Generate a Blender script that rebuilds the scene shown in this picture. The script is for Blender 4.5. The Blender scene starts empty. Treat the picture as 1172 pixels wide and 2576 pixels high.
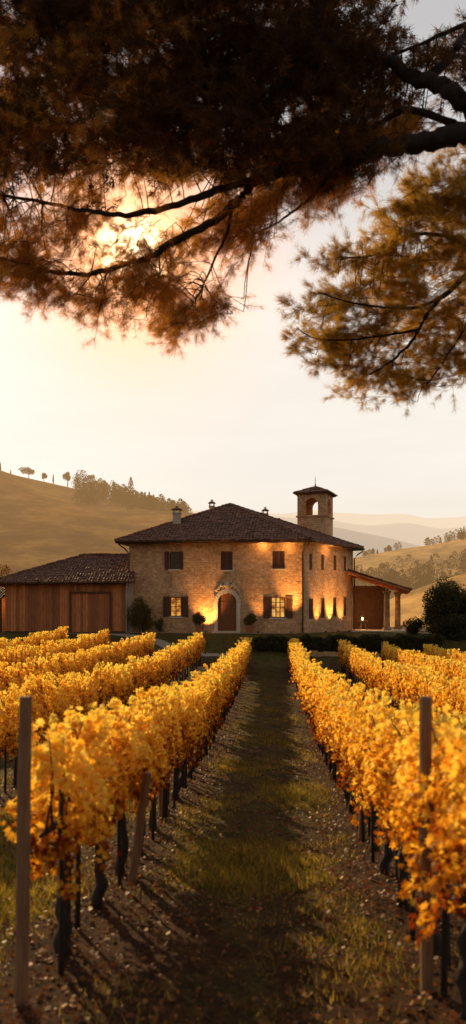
import bpy, math, random
import numpy as np
from mathutils import Vector, Matrix
random.seed(7); rng=np.random.default_rng(7)
S=bpy.context.scene
COL=S.collection
H=2.4
def at(px,py,Y): return Vector(((px-586)/2000*Y, Y, H+(1550-py)/2000*Y))
# ------------------------------------------------------------------ materials
class NT:
    def __init__(s,name):
        s.m=bpy.data.materials.new(name); s.m.use_nodes=True
        s.t=s.m.node_tree; s.t.nodes.clear(); s.out=s.t.nodes.new('ShaderNodeOutputMaterial')
    def n(s,typ,ins=None,**kw):
        x=s.t.nodes.new(typ)
        for k,v in kw.items(): setattr(x,k,v)
        if ins:
            for k,v in ins.items():
                if isinstance(v,bpy.types.NodeSocket): s.t.links.new(v,x.inputs[k])
                else: x.inputs[k].default_value=v
        return x
    def ramp(s,fac,stops,interp='LINEAR'):
        r=s.n('ShaderNodeValToRGB',{0:fac}); cr=r.color_ramp; cr.interpolation=interp
        while len(cr.elements)<len(stops): cr.elements.new(.5)
        for e,(p,c) in zip(cr.elements,stops): e.position=p; e.color=(*c,1)
        return r.outputs[0]
    def mix(s,f,a,b,mode='MIX'):
        x=s.n('ShaderNodeMix',data_type='RGBA',blend_type=mode)
        for i,v in ((0,f),(6,a),(7,b)):
            if isinstance(v,bpy.types.NodeSocket): s.t.links.new(v,x.inputs[i])
            else: x.inputs[i].default_value=(*v,1) if isinstance(v,tuple) and len(v)==3 else v
        return x.outputs[2]
    def surf(s,sock): s.t.links.new(sock,s.out.inputs[0]); return s.m
def basic(name,c1,c2,scale=6,rough=.85,bump=.3,stretch=(1,1,1),island=0.0,metal=0):
    q=NT(name); tc=q.n('ShaderNodeTexCoord'); mp=q.n('ShaderNodeMapping',{0:tc.outputs['Object'],'Scale':stretch})
    no=q.n('ShaderNodeTexNoise',{'Vector':mp.outputs[0],'Scale':scale,'Detail':6,'Roughness':.65})
    col=q.ramp(no.outputs[0],[(.3,c1),(.7,c2)])
    if island:
        g=q.n('ShaderNodeNewGeometry'); mr=q.n('ShaderNodeMapRange',{0:g.outputs['Random Per Island'],3:1-island,4:1+island})
        hs=q.n('ShaderNodeHueSaturation',{'Value':mr.outputs[0],'Color':col}); col=hs.outputs[0]
    bp=q.n('ShaderNodeBump',{'Height':no.outputs[0],'Strength':bump,'Distance':.03})
    p=q.n('ShaderNodeBsdfPrincipled',{'Base Color':col,'Roughness':rough,'Normal':bp.outputs[0],'Metallic':metal})
    return q.surf(p.outputs[0])
def leafmat(name,stops,trans=.5,noise=1.2,tscale=1.5,rough=.55,spec=.25,zt=0):
    q=NT(name); g=q.n('ShaderNodeNewGeometry'); tc=q.n('ShaderNodeTexCoord')
    no=q.n('ShaderNodeTexNoise',{'Vector':g.outputs['Position'],'Scale':noise,'Detail':3})
    a=q.n('ShaderNodeMath',{0:g.outputs['Random Per Island'],1:.65},operation='MULTIPLY')
    b=q.n('ShaderNodeMath',{0:no.outputs[0],1:1.1,2:-.37},operation='MULTIPLY_ADD')
    s=q.n('ShaderNodeMath',{0:a.outputs[0],1:b.outputs[0]},operation='ADD',use_clamp=True)
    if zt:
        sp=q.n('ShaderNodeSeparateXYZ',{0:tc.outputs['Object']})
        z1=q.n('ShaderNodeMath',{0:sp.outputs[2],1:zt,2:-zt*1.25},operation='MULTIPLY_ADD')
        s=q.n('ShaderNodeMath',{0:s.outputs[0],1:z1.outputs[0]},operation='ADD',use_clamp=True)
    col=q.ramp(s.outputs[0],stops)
    d=q.n('ShaderNodeBsdfPrincipled',{'Base Color':col,'Roughness':rough,'Specular IOR Level':spec})
    tcg=q.mix(1.0,col,(tscale,tscale*.92,tscale*.7),'MULTIPLY')
    t=q.n('ShaderNodeBsdfTranslucent',{'Color':tcg})
    mx=q.n('ShaderNodeMixShader',{0:trans,1:d.outputs[0],2:t.outputs[0]})
    return q.surf(mx.outputs[0])
def emis(name,col,st):
    q=NT(name); e=q.n('ShaderNodeEmission',{'Color':(*col,1),'Strength':st}); return q.surf(e.outputs[0])
def stonemat(name,c1,c2,c3,bw=.42,rh=.17):
    q=NT(name); tc=q.n('ShaderNodeTexCoord'); sp=q.n('ShaderNodeSeparateXYZ',{0:tc.outputs['Object']})
    ax=q.n('ShaderNodeMath',{0:sp.outputs[0],1:sp.outputs[1]},operation='ADD')
    cb=q.n('ShaderNodeCombineXYZ',{0:ax.outputs[0],1:sp.outputs[2]})
    n1=q.n('ShaderNodeTexNoise',{'Vector':cb.outputs[0],'Scale':2.6,'Detail':4})
    vm=q.n('ShaderNodeVectorMath',{0:n1.outputs['Color'],1:(.34,.30,0)},operation='MULTIPLY')
    va=q.n('ShaderNodeVectorMath',{0:cb.outputs[0],1:vm.outputs[0]},operation='ADD')
    br=q.n('ShaderNodeTexBrick',{'Vector':va.outputs[0],'Color1':(*c1,1),'Color2':(*c2,1),'Mortar':(*c3,1),'Scale':1.0,'Mortar Size':.018,'Mortar Smooth':.5,'Bias':0.0,'Brick Width':bw,'Row Height':rh})
    br.offset=.5
    n2=q.n('ShaderNodeTexNoise',{'Vector':tc.outputs['Object'],'Scale':.6,'Detail':9,'Roughness':.75})
    f2=q.ramp(n2.outputs[0],[(.35,(.68,.60,.52)),(.65,(1.2,1.17,1.12))])
    col=q.mix(1.0,br.outputs[0],f2,'MULTIPLY')
    n3=q.n('ShaderNodeTexNoise',{'Vector':tc.outputs['Object'],'Scale':5,'Detail':7,'Roughness':.7})
    f3=q.ramp(n3.outputs[0],[(.32,(.58,.52,.48)),(.66,(1.25,1.25,1.25))])
    col=q.mix(1.0,col,f3,'MULTIPLY')
    hh=q.n('ShaderNodeMath',{0:n3.outputs[0],1:br.outputs['Fac']},operation='SUBTRACT')
    bp=q.n('ShaderNodeBump',{'Height':hh.outputs[0],'Strength':.9,'Distance':.06})
    p=q.n('ShaderNodeBsdfPrincipled',{'Base Color':col,'Roughness':.9,'Normal':bp.outputs[0]})
    return q.surf(p.outputs[0])
HAZE=(.84,.47,.18)
def hillmat(name,stops,L=900,scale=.02,haze=HAZE,hs=1.0):  # haze is painted in as emission that thickens with distance
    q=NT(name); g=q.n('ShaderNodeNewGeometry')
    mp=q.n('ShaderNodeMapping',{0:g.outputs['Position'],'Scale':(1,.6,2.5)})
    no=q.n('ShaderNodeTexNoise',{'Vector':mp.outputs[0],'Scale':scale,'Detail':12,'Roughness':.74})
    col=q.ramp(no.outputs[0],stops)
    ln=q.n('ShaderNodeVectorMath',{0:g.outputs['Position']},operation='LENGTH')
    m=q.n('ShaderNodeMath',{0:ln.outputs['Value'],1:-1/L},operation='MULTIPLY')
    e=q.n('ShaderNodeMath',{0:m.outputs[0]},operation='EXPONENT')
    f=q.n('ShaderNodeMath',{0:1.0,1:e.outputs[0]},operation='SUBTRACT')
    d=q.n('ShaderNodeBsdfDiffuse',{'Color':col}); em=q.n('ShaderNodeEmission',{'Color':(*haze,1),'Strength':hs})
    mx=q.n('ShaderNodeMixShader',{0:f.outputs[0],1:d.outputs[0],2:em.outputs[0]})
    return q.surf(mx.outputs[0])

M_stone=stonemat('stone_masonry',(.80,.52,.29),(.60,.36,.19),(.72,.49,.30))
M_trim=basic('pale_limestone',(.56,.46,.34),(.70,.59,.46),8)
M_tile=basic('terracotta_tile',(.105,.042,.022),(.20,.085,.045),2.2,island=.35)
M_woodw=basic('weathered_plank',(.28,.09,.028),(.54,.20,.065),5,stretch=(4,4,.4),island=.4)
M_door=basic('door_wood',(.16,.055,.02),(.28,.10,.035),8,stretch=(4,4,.6))
M_shut=basic('shutter_wood',(.07,.028,.014),(.14,.058,.027),8,stretch=(4,4,.6))
M_dark=basic('soffit_wood',(.06,.03,.015),(.11,.055,.03),4)
M_metal=basic('gutter_copper',(.06,.035,.02),(.09,.05,.03),5,rough=.5,metal=.6)
M_plaster=basic('chimney_plaster',(.42,.34,.27),(.52,.43,.35),4)
M_pot=basic('terracotta_pot',(.28,.1,.045),(.36,.15,.07),6)
q=NT('lit_room_glow'); tc=q.n('ShaderNodeTexCoord'); no=q.n('ShaderNodeTexNoise',{'Vector':tc.outputs['Object'],'Scale':2.3,'Detail':3})
cc=q.ramp(no.outputs[0],[(.35,(.30,.085,.012)),(.5,(.8,.34,.06)),(.68,(1,.62,.18))])
M_lit=q.surf(q.n('ShaderNodeEmission',{'Color':cc,'Strength':.95}).outputs[0])
M_lamp=emis('lantern_flame',(1,.55,.18),25)
M_bark=basic('pine_bark',(.012,.006,.003),(.030,.015,.008),14,stretch=(1,1,.4),bump=.8)
M_vbark=basic('vine_bark',(.014,.008,.005),(.045,.025,.014),25,stretch=(2,2,.4),bump=1)
M_post=basic('weathered_post',(.13,.062,.028),(.30,.155,.07),14,stretch=(3,3,.35),bump=.6)
q=NT('window_glass'); M_glass=q.surf(q.n('ShaderNodeBsdfPrincipled',{'Base Color':(.02,.016,.012,1),'Roughness':.12}).outputs[0])
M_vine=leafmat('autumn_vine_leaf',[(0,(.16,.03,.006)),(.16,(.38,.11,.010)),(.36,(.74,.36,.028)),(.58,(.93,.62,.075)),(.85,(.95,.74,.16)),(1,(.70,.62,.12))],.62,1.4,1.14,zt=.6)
M_litter=leafmat('fallen_leaf',[(0,(.05,.014,.005)),(.4,(.13,.042,.012)),(.8,(.27,.10,.024)),(1,(.44,.21,.04))],.3,2,1.1)
M_grass=leafmat('grass_blade',[(0,(.08,.07,.011)),(.45,(.18,.15,.022)),(1,(.48,.35,.065))],.55,1.2,1.5)
M_need1=leafmat('shade_toned_needle',[(0,(.05,.022,.006)),(.5,(.11,.05,.013)),(1,(.20,.10,.028))],.5,.6,1.5)  # inner needles coloured darker to paint in the canopy shade
M_need1b=leafmat('glow_toned_needle',[(0,(.24,.105,.02)),(.5,(.50,.24,.05)),(1,(.72,.40,.10))],.68,.6,1.3)  # fringe needles coloured lighter to paint in the backlit glow
M_need2=leafmat('pine_needle_green',[(0,(.14,.082,.014)),(.5,(.40,.245,.038)),(1,(.68,.45,.085))],.62,.6,1.4)
M_shrub=leafmat('shrub_leaf',[(0,(.02,.02,.007)),(.5,(.05,.048,.013)),(1,(.11,.085,.024))],.35,2,1.4)
M_shrubl=leafmat('wall_shrub_leaf',[(0,(.05,.045,.014)),(.5,(.12,.10,.026)),(1,(.24,.17,.045))],.4,2,1.3)
M_shrubw=leafmat('autumn_shrub_leaf',[(0,(.06,.03,.01)),(.5,(.18,.09,.022)),(1,(.34,.17,.035))],.45,2,1.5)

# ------------------------------------------------------------------ mesh helpers
def link(ob): COL.objects.link(ob); return ob
def fast(name,V,F,mat,smooth=False):
    me=bpy.data.meshes.new(name); V=np.asarray(V,dtype=np.float32); F=np.asarray(F,dtype=np.int32); m,k=F.shape
    me.vertices.add(len(V)); me.vertices.foreach_set('co',V.ravel())
    me.loops.add(m*k); me.loops.foreach_set('vertex_index',F.ravel())
    me.polygons.add(m); me.polygons.foreach_set('loop_start',np.arange(0,m*k,k,dtype=np.int32))
    me.update(calc_edges=True); me.materials.append(mat)
    if smooth: me.polygons.foreach_set('use_smooth',np.ones(m,dtype=bool))
    return me
def obj(name,data,parent=None,M=None,**kw):
    o=bpy.data.objects.new(name,data); link(o)
    if M is not None: o.matrix_world=M
    if parent is not None:
        o.parent=parent; o.matrix_parent_inverse=Matrix.Translation(-Vector(parent['base']))
    for k,v in kw.items(): o[k]=v
    return o
def root(name,loc,label,cat,group=None):
    o=bpy.data.objects.new(name,None); link(o); o.location=loc; o['label']=label; o['category']=cat; o.empty_display_size=.2
    o['base']=tuple(loc)
    if group: o['group']=group
    return o
class MB:
    def __init__(s): s.V=[]; s.F=[]
    def add(s,V,F):
        b=len(s.V); s.V+= [tuple(v) for v in V]; s.F+=[tuple(i+b for i in f) for f in F]
    def box(s,x0,x1,y0,y1,z0,z1):
        s.add([(x0,y0,z0),(x1,y0,z0),(x1,y1,z0),(x0,y1,z0),(x0,y0,z1),(x1,y0,z1),(x1,y1,z1),(x0,y1,z1)],
              [(0,3,2,1),(4,5,6,7),(0,1,5,4),(1,2,6,5),(2,3,7,6),(3,0,4,7)])
    def tube(s,pts,rad,n=8,jit=0,cap=True):
        pts=[Vector(p) for p in pts]; b=len(s.V)
        if not hasattr(rad,'__len__'): rad=[rad]*len(pts)
        ref=Vector((.3,.2,1)).normalized()
        for i,p in enumerate(pts):
            t=(pts[min(i+1,len(pts)-1)]-pts[max(i-1,0)]).normalized()
            a=t.cross(ref if abs(t.dot(ref))<.95 else Vector((1,0,0))).normalized(); c=t.cross(a)
            for k in range(n):
                th=2*math.pi*k/n; r=rad[i]*(1+jit*(random.random()-.5))
                s.V.append(tuple(p+a*math.cos(th)*r+c*math.sin(th)*r))
        for i in range(len(pts)-1):
            for k in range(n):
                s.F.append((b+i*n+k,b+i*n+(k+1)%n,b+(i+1)*n+(k+1)%n,b+(i+1)*n+k))
        if cap:
            s.F.append(tuple(b+k for k in reversed(range(n)))); s.F.append(tuple(b+(len(pts)-1)*n+k for k in range(n)))
    def lathe(s,prof,c=(0,0,0),n=14):
        b=len(s.V)
        for r,z in prof:
            for k in range(n):
                th=2*math.pi*k/n; s.V.append((c[0]+r*math.cos(th),c[1]+r*math.sin(th),c[2]+z))
        for i in range(len(prof)-1):
            for k in range(n): s.F.append((b+i*n+k,b+i*n+(k+1)%n,b+(i+1)*n+(k+1)%n,b+(i+1)*n+k))
        s.F.append(tuple(b+k for k in reversed(range(n)))); s.F.append(tuple(b+(len(prof)-1)*n+k for k in range(n)))
    def mesh(s,name,mat,smooth=False):
        me=bpy.data.meshes.new(name); me.from_pydata(s.V,[],s.F); me.update(); me.materials.append(mat)
        if smooth:
            for p in me.polygons: p.use_smooth=True
        return me
    def obj(s,name,mat,parent=None,M=None,smooth=False,**kw): return obj(name,s.mesh(name,mat,smooth),parent,M,**kw)

# ------------------------------------------------------------------ terrain
def g0(y):
    return np.interp(y,[-40,0,5,10,18,28,38,46,49.5,51.5,54,55.5,90,140],[.5,.15,0,-.34,-.70,-.84,-.76,-.52,-.12,.35,1.05,1.2,1.2,-1.0])
def g(x,y):
    x=np.asarray(x,float); y=np.asarray(y,float)
    p=(g0(y-1.2)+g0(y-.4)+g0(y+.4)+g0(y+1.2))/4
    til=-.045*(np.clip(x,-20,20)-1)*np.clip(y/46,0,1)*np.clip((53.5-y)/5,0,1)
    b=.022*np.sin(x*3.1+1)*np.sin(y*2.3)+.016*np.sin(x*7.3+y*5.1)
    return p+til+b*np.clip((54-y)/4,0,1)
xs=np.unique(np.concatenate([np.arange(-22,22.01,.2),-np.geomspace(22,3000,26),np.geomspace(22,3000,26)]))
ys=np.unique(np.concatenate([np.arange(-6,62,.2),np.arange(62,90,2),np.geomspace(90,4000,30),-np.geomspace(6,400,14)]))
X,Y=np.meshgrid(xs,ys); Z=g(X,Y)
nx,ny=len(xs),len(ys); V=np.stack([X,Y,Z],-1).reshape(-1,3)
i,j=np.meshgrid(np.arange(ny-1),np.arange(nx-1),indexing='ij'); a=(i*nx+j).ravel()
F=np.stack([a,a+1,a+nx+1,a+nx],1)
ROWS=[-14.5,-12,-9.5,-6.9,-4.2,-1.5,1.15,3.95,6.4,8.9,11.4]
q=NT('vineyard_soil_grass'); ge=q.n('ShaderNodeNewGeometry'); sp=q.n('ShaderNodeSeparateXYZ',{0:ge.outputs['Position']})
lat=q.n('ShaderNodeMath',{0:sp.outputs[1],1:-.05,2:sp.outputs[0]},operation='MULTIPLY_ADD')
sh=q.n('ShaderNodeMath',{0:lat.outputs[0],1:1.5+26.2},operation='ADD')
md=q.n('ShaderNodeMath',{0:sh.outputs[0],1:2.62},operation='MODULO')
ce=q.n('ShaderNodeMath',{0:md.outputs[0],1:1.31},operation='SUBTRACT'); ab=q.n('ShaderNodeMath',{0:ce.outputs[0]},operation='ABSOLUTE')
n1=q.n('ShaderNodeTexNoise',{'Vector':ge.outputs['Position'],'Scale':1.1,'Detail':8,'Roughness':.75})
n2=q.n('ShaderNodeTexNoise',{'Vector':ge.outputs['Position'],'Scale':22,'Detail':6,'Roughness':.75})
n4=q.n('ShaderNodeTexNoise',{'Vector':ge.outputs['Position'],'Scale':2.8,'Detail':6,'Roughness':.7})
k=q.n('ShaderNodeMath',{0:n1.outputs[0],1:3.4,2:ab.outputs[0]},operation='MULTIPLY_ADD')
bare_shade=q.n('ShaderNodeMapRange',{0:sp.outputs[1],1:4.5,2:8.5,3:1.0,4:0.0})  # bare near soil, also darkening the ground in place of foreground shade
k=q.n('ShaderNodeMath',{0:k.outputs[0],1:bare_shade.outputs[0]},operation='ADD')
mr=q.n('ShaderNodeMapRange',{0:k.outputs[0],1:2.15,2:2.85})
gr=q.ramp(n2.outputs[0],[(.3,(.032,.029,.006)),(.55,(.10,.080,.015)),(.75,(.22,.16,.034))])
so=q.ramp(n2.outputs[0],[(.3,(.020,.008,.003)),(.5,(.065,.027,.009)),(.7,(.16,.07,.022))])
fld=q.n('ShaderNodeMapRange',{0:sp.outputs[1],1:47.0,2:49.0})
inv=q.n('ShaderNodeMath',{0:1.0,1:fld.outputs[0]},operation='SUBTRACT')
ff=q.n('ShaderNodeMath',{0:mr.outputs[0],1:inv.outputs[0]},operation='MULTIPLY')
col=q.mix(ff.outputs[0],gr,so)
v4=q.ramp(n4.outputs[0],[(.35,(.5,.45,.4)),(.62,(1.25,1.2,1.1))]); col=q.mix(1.0,col,v4,'MULTIPLY')
bp=q.n('ShaderNodeBump',{'Height':n2.outputs[0],'Strength':1.0,'Distance':.08})
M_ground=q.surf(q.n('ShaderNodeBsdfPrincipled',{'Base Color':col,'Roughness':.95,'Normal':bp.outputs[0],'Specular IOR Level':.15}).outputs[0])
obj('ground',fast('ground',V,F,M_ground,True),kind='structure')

def hill(name,x0,x1,y0,yr,y1,pts,mat,amp,nx=120,ny=60,seed=0,base=-2):
    xx=np.linspace(x0,x1,nx); yy=np.linspace(y0,y1,ny); X,Y=np.meshgrid(xx,yy)
    Z=hz(X,Y,y0,yr,y1,pts,amp,seed,base)
    V=np.stack([X,Y,Z],-1).reshape(-1,3); i,j=np.meshgrid(np.arange(ny-1),np.arange(nx-1),indexing='ij'); a=(i*nx+j).ravel()
    obj(name,fast(name,V,np.stack([a,a+1,a+nx+1,a+nx],1),mat,True),kind='structure')
def hz(X,Y,y0,yr,y1,pts,amp,seed,base):
    R=np.interp(X,[p[0] for p in pts],[p[1] for p in pts])
    t=np.where(Y<yr,np.clip((Y-y0)/(yr-y0),0,1),np.clip((y1-Y)/(y1-yr),0,1)); s=t*t*(3-2*t)
    w=(yr-y0)/3.0
    n=amp*(np.sin(X/w*2.1+Y/w*1.3+seed)+.6*np.sin(X/w*4.3-Y/w*2.2+seed*2)+.35*np.sin(X/w*9.1+Y/w*6.3+seed*3))
    return base+(R-base)*s+n*s*(1-.75*(t>.999))*np.clip((1.15-t)*3,0.12,1)
def rp(lst,Y): return [((px-586)/2000*Y,H+(1550-py)/2000*Y) for px,py in lst]
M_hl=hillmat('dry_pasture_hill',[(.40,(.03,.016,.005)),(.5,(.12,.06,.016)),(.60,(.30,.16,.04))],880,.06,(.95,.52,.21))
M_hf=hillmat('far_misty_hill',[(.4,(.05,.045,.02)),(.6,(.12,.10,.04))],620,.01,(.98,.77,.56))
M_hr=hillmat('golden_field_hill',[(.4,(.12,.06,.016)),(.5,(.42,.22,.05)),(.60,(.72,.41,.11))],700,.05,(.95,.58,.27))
LP=rp([(-900,1130),(-300,1160),(0,1196),(90,1208),(160,1224),(300,1250),(430,1277),(520,1288),(620,1310),(760,1370),(900,1440)],400)
LA=(95,400,560,LP,4.4,1.0,-2)
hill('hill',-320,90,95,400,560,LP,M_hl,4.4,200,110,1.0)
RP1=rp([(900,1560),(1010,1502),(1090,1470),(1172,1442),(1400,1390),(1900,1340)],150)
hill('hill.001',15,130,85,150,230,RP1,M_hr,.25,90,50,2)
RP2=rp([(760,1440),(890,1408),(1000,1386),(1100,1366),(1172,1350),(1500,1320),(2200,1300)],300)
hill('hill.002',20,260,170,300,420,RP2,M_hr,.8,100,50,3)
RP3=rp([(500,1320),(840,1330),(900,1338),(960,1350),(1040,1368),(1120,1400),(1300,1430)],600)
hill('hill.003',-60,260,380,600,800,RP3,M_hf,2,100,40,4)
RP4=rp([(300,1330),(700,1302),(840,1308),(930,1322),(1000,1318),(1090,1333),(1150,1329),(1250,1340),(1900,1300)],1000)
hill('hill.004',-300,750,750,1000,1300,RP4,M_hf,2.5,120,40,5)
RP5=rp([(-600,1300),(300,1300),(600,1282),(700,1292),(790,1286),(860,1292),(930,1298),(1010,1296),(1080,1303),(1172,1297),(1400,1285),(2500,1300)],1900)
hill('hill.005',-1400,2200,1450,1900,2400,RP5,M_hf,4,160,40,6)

# ------------------------------------------------------------------ leaves
def frames(n,nz=.45,tilt=.6):
    ph=rng.uniform(0,2*math.pi,n); z=rng.normal(0,nz,n); N=np.stack([np.cos(ph),np.sin(ph),z],1); N/=np.linalg.norm(N,axis=1)[:,None]
    T=np.cross(N,[0,0,1.0]); T/=np.linalg.norm(T,axis=1)[:,None]+1e-9; B=np.cross(N,T)
    a=rng.normal(0,tilt,n)[:,None]; T2=T*np.cos(a)+B*np.sin(a); B2=-T*np.sin(a)+B*np.cos(a)
    return T2,B2,N
LOBE=[]
for a_,r_ in [(-90,.28),(-62,.62),(-38,.36),(-12,.76),(14,.42),(42,.84),(66,.50),(90,1.05),(114,.50),(138,.84),(166,.42),(192,.76),(218,.36),(242,.62)]:
    LOBE.append((r_*math.cos(math.radians(a_))*.62,r_*math.sin(math.radians(a_))*.62-.05,-.24*r_*r_))
LOBE=np.array(LOBE+[(0,-.05,.08)])
LOBEF=np.array([(k,(k+1)%14,14) for k in range(14)])
PENT=np.array([(0,-.45,0),(.45,-.15,-.07),(.32,.35,-.05),(0,.5,-.1),(-.34,.33,-.05),(-.45,-.12,-.07)])
PENTF=np.array([(0,1,2,3),(0,3,4,5)])
DIA=np.array([(0,-.5,0),(.3,0,.06),(0,.5,0),(-.3,0,.06)]); DIAF=np.array([(0,1,2,3)])
def leafmesh(name,C,size,tmpl,tf,mat,nz=.45,tilt=.6,fr=None):
    n=len(C); T,B,N=fr if fr else frames(n,nz,tilt); s=np.asarray(size).reshape(-1,1,1)*np.ones((n,1,1))
    cv=rng.uniform(-1.0,2.2,n)[:,None]
    V=C[:,None,:]+s*(T[:,None,:]*tmpl[None,:,0:1]+B[:,None,:]*tmpl[None,:,1:2]+N[:,None,:]*(tmpl[None,:,2]*cv)[:,:,None])
    k=len(tmpl); Fs=(np.arange(n)[:,None,None]*k+tf[None]).reshape(-1,tf.shape[1])
    return fast(name,V.reshape(-1,3),Fs,mat)

# ------------------------------------------------------------------ vines
def vine_cloud(n,seed):
    r=np.random.default_rng(seed)
    s=r.uniform(-.62,.62,n); u=r.beta(1.2,1.1,n)
    top=1.50+.06*np.sin(s*5+seed)+.06*np.sin(s*13+seed*2); bot=.75+.11*np.sin(s*6+seed*3)+.10*np.sin(s*15+seed)
    z=bot+(top-bot)*u
    w=.06+.14*np.sin(np.clip(u,0,1)*math.pi)+.05*np.sin(s*9+u*7+seed)
    l=np.sign(r.normal(size=n))*np.abs(w)*np.sqrt(r.uniform(.05,1.35,n))+.04*np.sin(s*4+seed)
    keep=(np.sin(s*11+seed*1.7)*np.sin(z*9+seed)+.35*r.normal(size=n))>-.7
    P=[np.stack([l,s,z],1)[keep]]
    for _ in range(8):
        m=int(n*.014); s0=r.uniform(-.6,.6); l0=r.normal(0,.12); t=r.uniform(0,1,m)
        P.append(np.stack([l0+t*r.normal(0,.1)+r.normal(0,.025,m),s0+t*r.normal(0,.2)+r.normal(0,.025,m),1.42+t*.28],1))
    for _ in range(6):
        m=int(n*.015); s0=r.uniform(-.6,.6); l0=np.sign(r.normal())*.2; t=r.uniform(0,1,m)
        P.append(np.stack([l0+t*r.normal(0,.1)+r.normal(0,.03,m),s0+r.normal(0,.05,m),.95-t*.38],1))
    return np.concatenate(P)
NEAR=[];FAR=[];TRK=[]
for k in range(7):
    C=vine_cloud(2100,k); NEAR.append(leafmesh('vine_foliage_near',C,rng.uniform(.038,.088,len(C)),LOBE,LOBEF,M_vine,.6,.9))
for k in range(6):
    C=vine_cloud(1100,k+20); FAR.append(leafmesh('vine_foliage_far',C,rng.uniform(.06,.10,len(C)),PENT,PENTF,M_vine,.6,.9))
for k in range(6):
    mb=MB(); p=Vector((0,0,-.1)); pts=[p.copy()]; lean=random.uniform(-.1,.1)
    for z in np.linspace(.08,.92,8):
        pts.append(Vector((random.uniform(-.035,.035),lean*z+random.uniform(-.04,.04),z)))
    mb.tube(pts,[.065,.055,.05,.042,.048,.038,.042,.05,.045],8,.45)
    for d in (-1,1):
        mb.tube([pts[-1],pts[-1]+Vector((.02,.2*d,.08)),pts[-1]+Vector((-.02,.42*d,.06)),pts[-1]+Vector((.02,.62*d,.1))],[.035,.025,.02,.012],6,.3)
        for c in range(3):
            b=pts[-1]+Vector((0,.18*d*(c+.5),.07)); mb.tube([b,b+Vector((random.uniform(-.1,.1),random.uniform(-.05,.05),.3)),b+Vector((random.uniform(-.15,.15),random.uniform(-.1,.1),.6))],[.009,.006,.004],4)
    for sgn in (-1,1):
        sx=random.choice((-.06,.06)); sy=random.uniform(.28,.5)*sgn; mb.tube([(sx,sy,-.1),(sx+.01,sy,.6),(sx,sy+.01,1.25)],[.022,.019,.016],6,.2)
    TRK.append(mb.mesh('vine_trunk',M_vbark,True))
STARTS={-12:32,-9.5:25,-6.9:17.5,-4.2:9.8,-1.5:5.75,1.15:4.75,3.95:13.5,6.4:23,8.9:32.5,11.4:42}
VL=["gnarled grapevine with golden autumn leaves in trellised row","grapevine with yellow and orange leaves along grass alley"]
for L,y0 in STARTS.items():
    y=y0
    while y<45.8:
        x=L+.05*y; z=float(g(x,y)); Yp=y
        v=root('grape_vine',(x,y,z),VL[1] if abs(L)<2 else VL[0],'grapevine','trellised grapevines in autumn leaf')
        v.rotation_euler=(0,0,-.05+(math.pi if random.random()<.5 else 0)); sc=random.uniform(.96,1.06)*(1.0+.04*min(1,max(0,(y-6)/8))); v.scale=(random.uniform(.85,1.1)*(1.0 if abs(L)<2 else .88),1,sc)
        t=bpy.data.objects.new('trunk',random.choice(TRK)); link(t); t.parent=v
        f=bpy.data.objects.new('foliage',random.choice(NEAR if Yp<17 else FAR)); link(f); f.parent=v
        y+=1.1+random.uniform(-.06,.06)
def post_mesh(h,r):
    mb=MB(); mb.tube([(0,0,-.15),(0.003,0,.4),(-.004,.003,h*.7),(0,0,h-.01),(0,0,h)],[r*1.05,r,r*.97,r*.95,r*.8],10,.09); return mb.mesh('vineyard_post',M_post,False)
PM=[post_mesh(1.9,.042),post_mesh(1.72,.040),post_mesh(1.66,.042)]
def post(x,y,label="weathered round wooden trellis post among golden vines",pm=None,lean=None):
    o=bpy.data.objects.new('vineyard_post',pm or random.choice(PM[1:])); link(o); o.location=(x,y,float(g(x,y)))
    o.rotation_euler=lean if lean else (random.uniform(-.03,.03),random.uniform(-.03,.03),random.uniform(0,6))
    o['label']=label; o['category']='post'; o['group']='trellis posts in vineyard'
post(-1.31,4.92,"weathered wooden end post standing beside golden vine leaves",PM[0],(.0,.015,0))
post(1.24,5.1,"pale weathered wooden post emerging from golden vine leaves",PM[0],(0,-.005,1))
post(-1.5+.05*7.5+.16,7.6,"grey leaning split wooden stake beside vine trunks",post_mesh(1.05,.042),(-.02,.14,0))
for L,y0 in STARTS.items():
    y=y0+ (4.5 if abs(L)<2 else 1.0)
    while y<46:
        post(L+.05*y+random.uniform(-.05,.05),y+.5); y+=4.4
    post(L+.05*46.3,46.4)
for L,ya in ((-1.5,4.95),(1.15,4.3)):
    mb=MB()
    for hh in (.92,1.2,1.45):
        mb.tube([(L+.05*y,y,float(g0(y))+hh-.045*(L+.05*y-1)*min(y/46,1)) for y in np.arange(ya,46.5,2.1)],.0025,4)
    mb.obj('trellis_wire',M_metal,label='thin steel trellis wires strung along vine row',category='wire',group='trellis wires')

# ------------------------------------------------------------------ grass + litter
n=280000; yy=3.2+36*rng.beta(1.0,1.7,n); xx=rng.uniform(-1,1,n)*(yy*.34)+.05*yy*.3
lat=xx-.05*yy; dr=np.min(np.abs(lat[:,None]-np.array(ROWS)[None]),1)
cl=np.sin(xx*2.3+yy*.9)+np.sin(yy*1.7-xx)+.8*np.sin(xx*6.1-yy*3.3)*np.sin(yy*4.7)
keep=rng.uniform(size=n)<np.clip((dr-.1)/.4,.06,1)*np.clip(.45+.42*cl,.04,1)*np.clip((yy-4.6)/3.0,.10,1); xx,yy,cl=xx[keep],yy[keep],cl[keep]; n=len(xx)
P=np.stack([xx,yy,g(xx,yy)-.005],1); ph=rng.uniform(0,6.283,n); hgt=rng.uniform(.03,.11,n)*(.65+.35*np.clip(cl,-1,2))
w=np.stack([np.cos(ph),np.sin(ph),0*ph],1)*rng.uniform(.002,.005,n)[:,None]
ln=np.stack([rng.normal(0,.4,n)*hgt,rng.normal(0,.4,n)*hgt,hgt],1)
V=np.stack([P-w,P+w,P+ln],1).reshape(-1,3)
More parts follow.
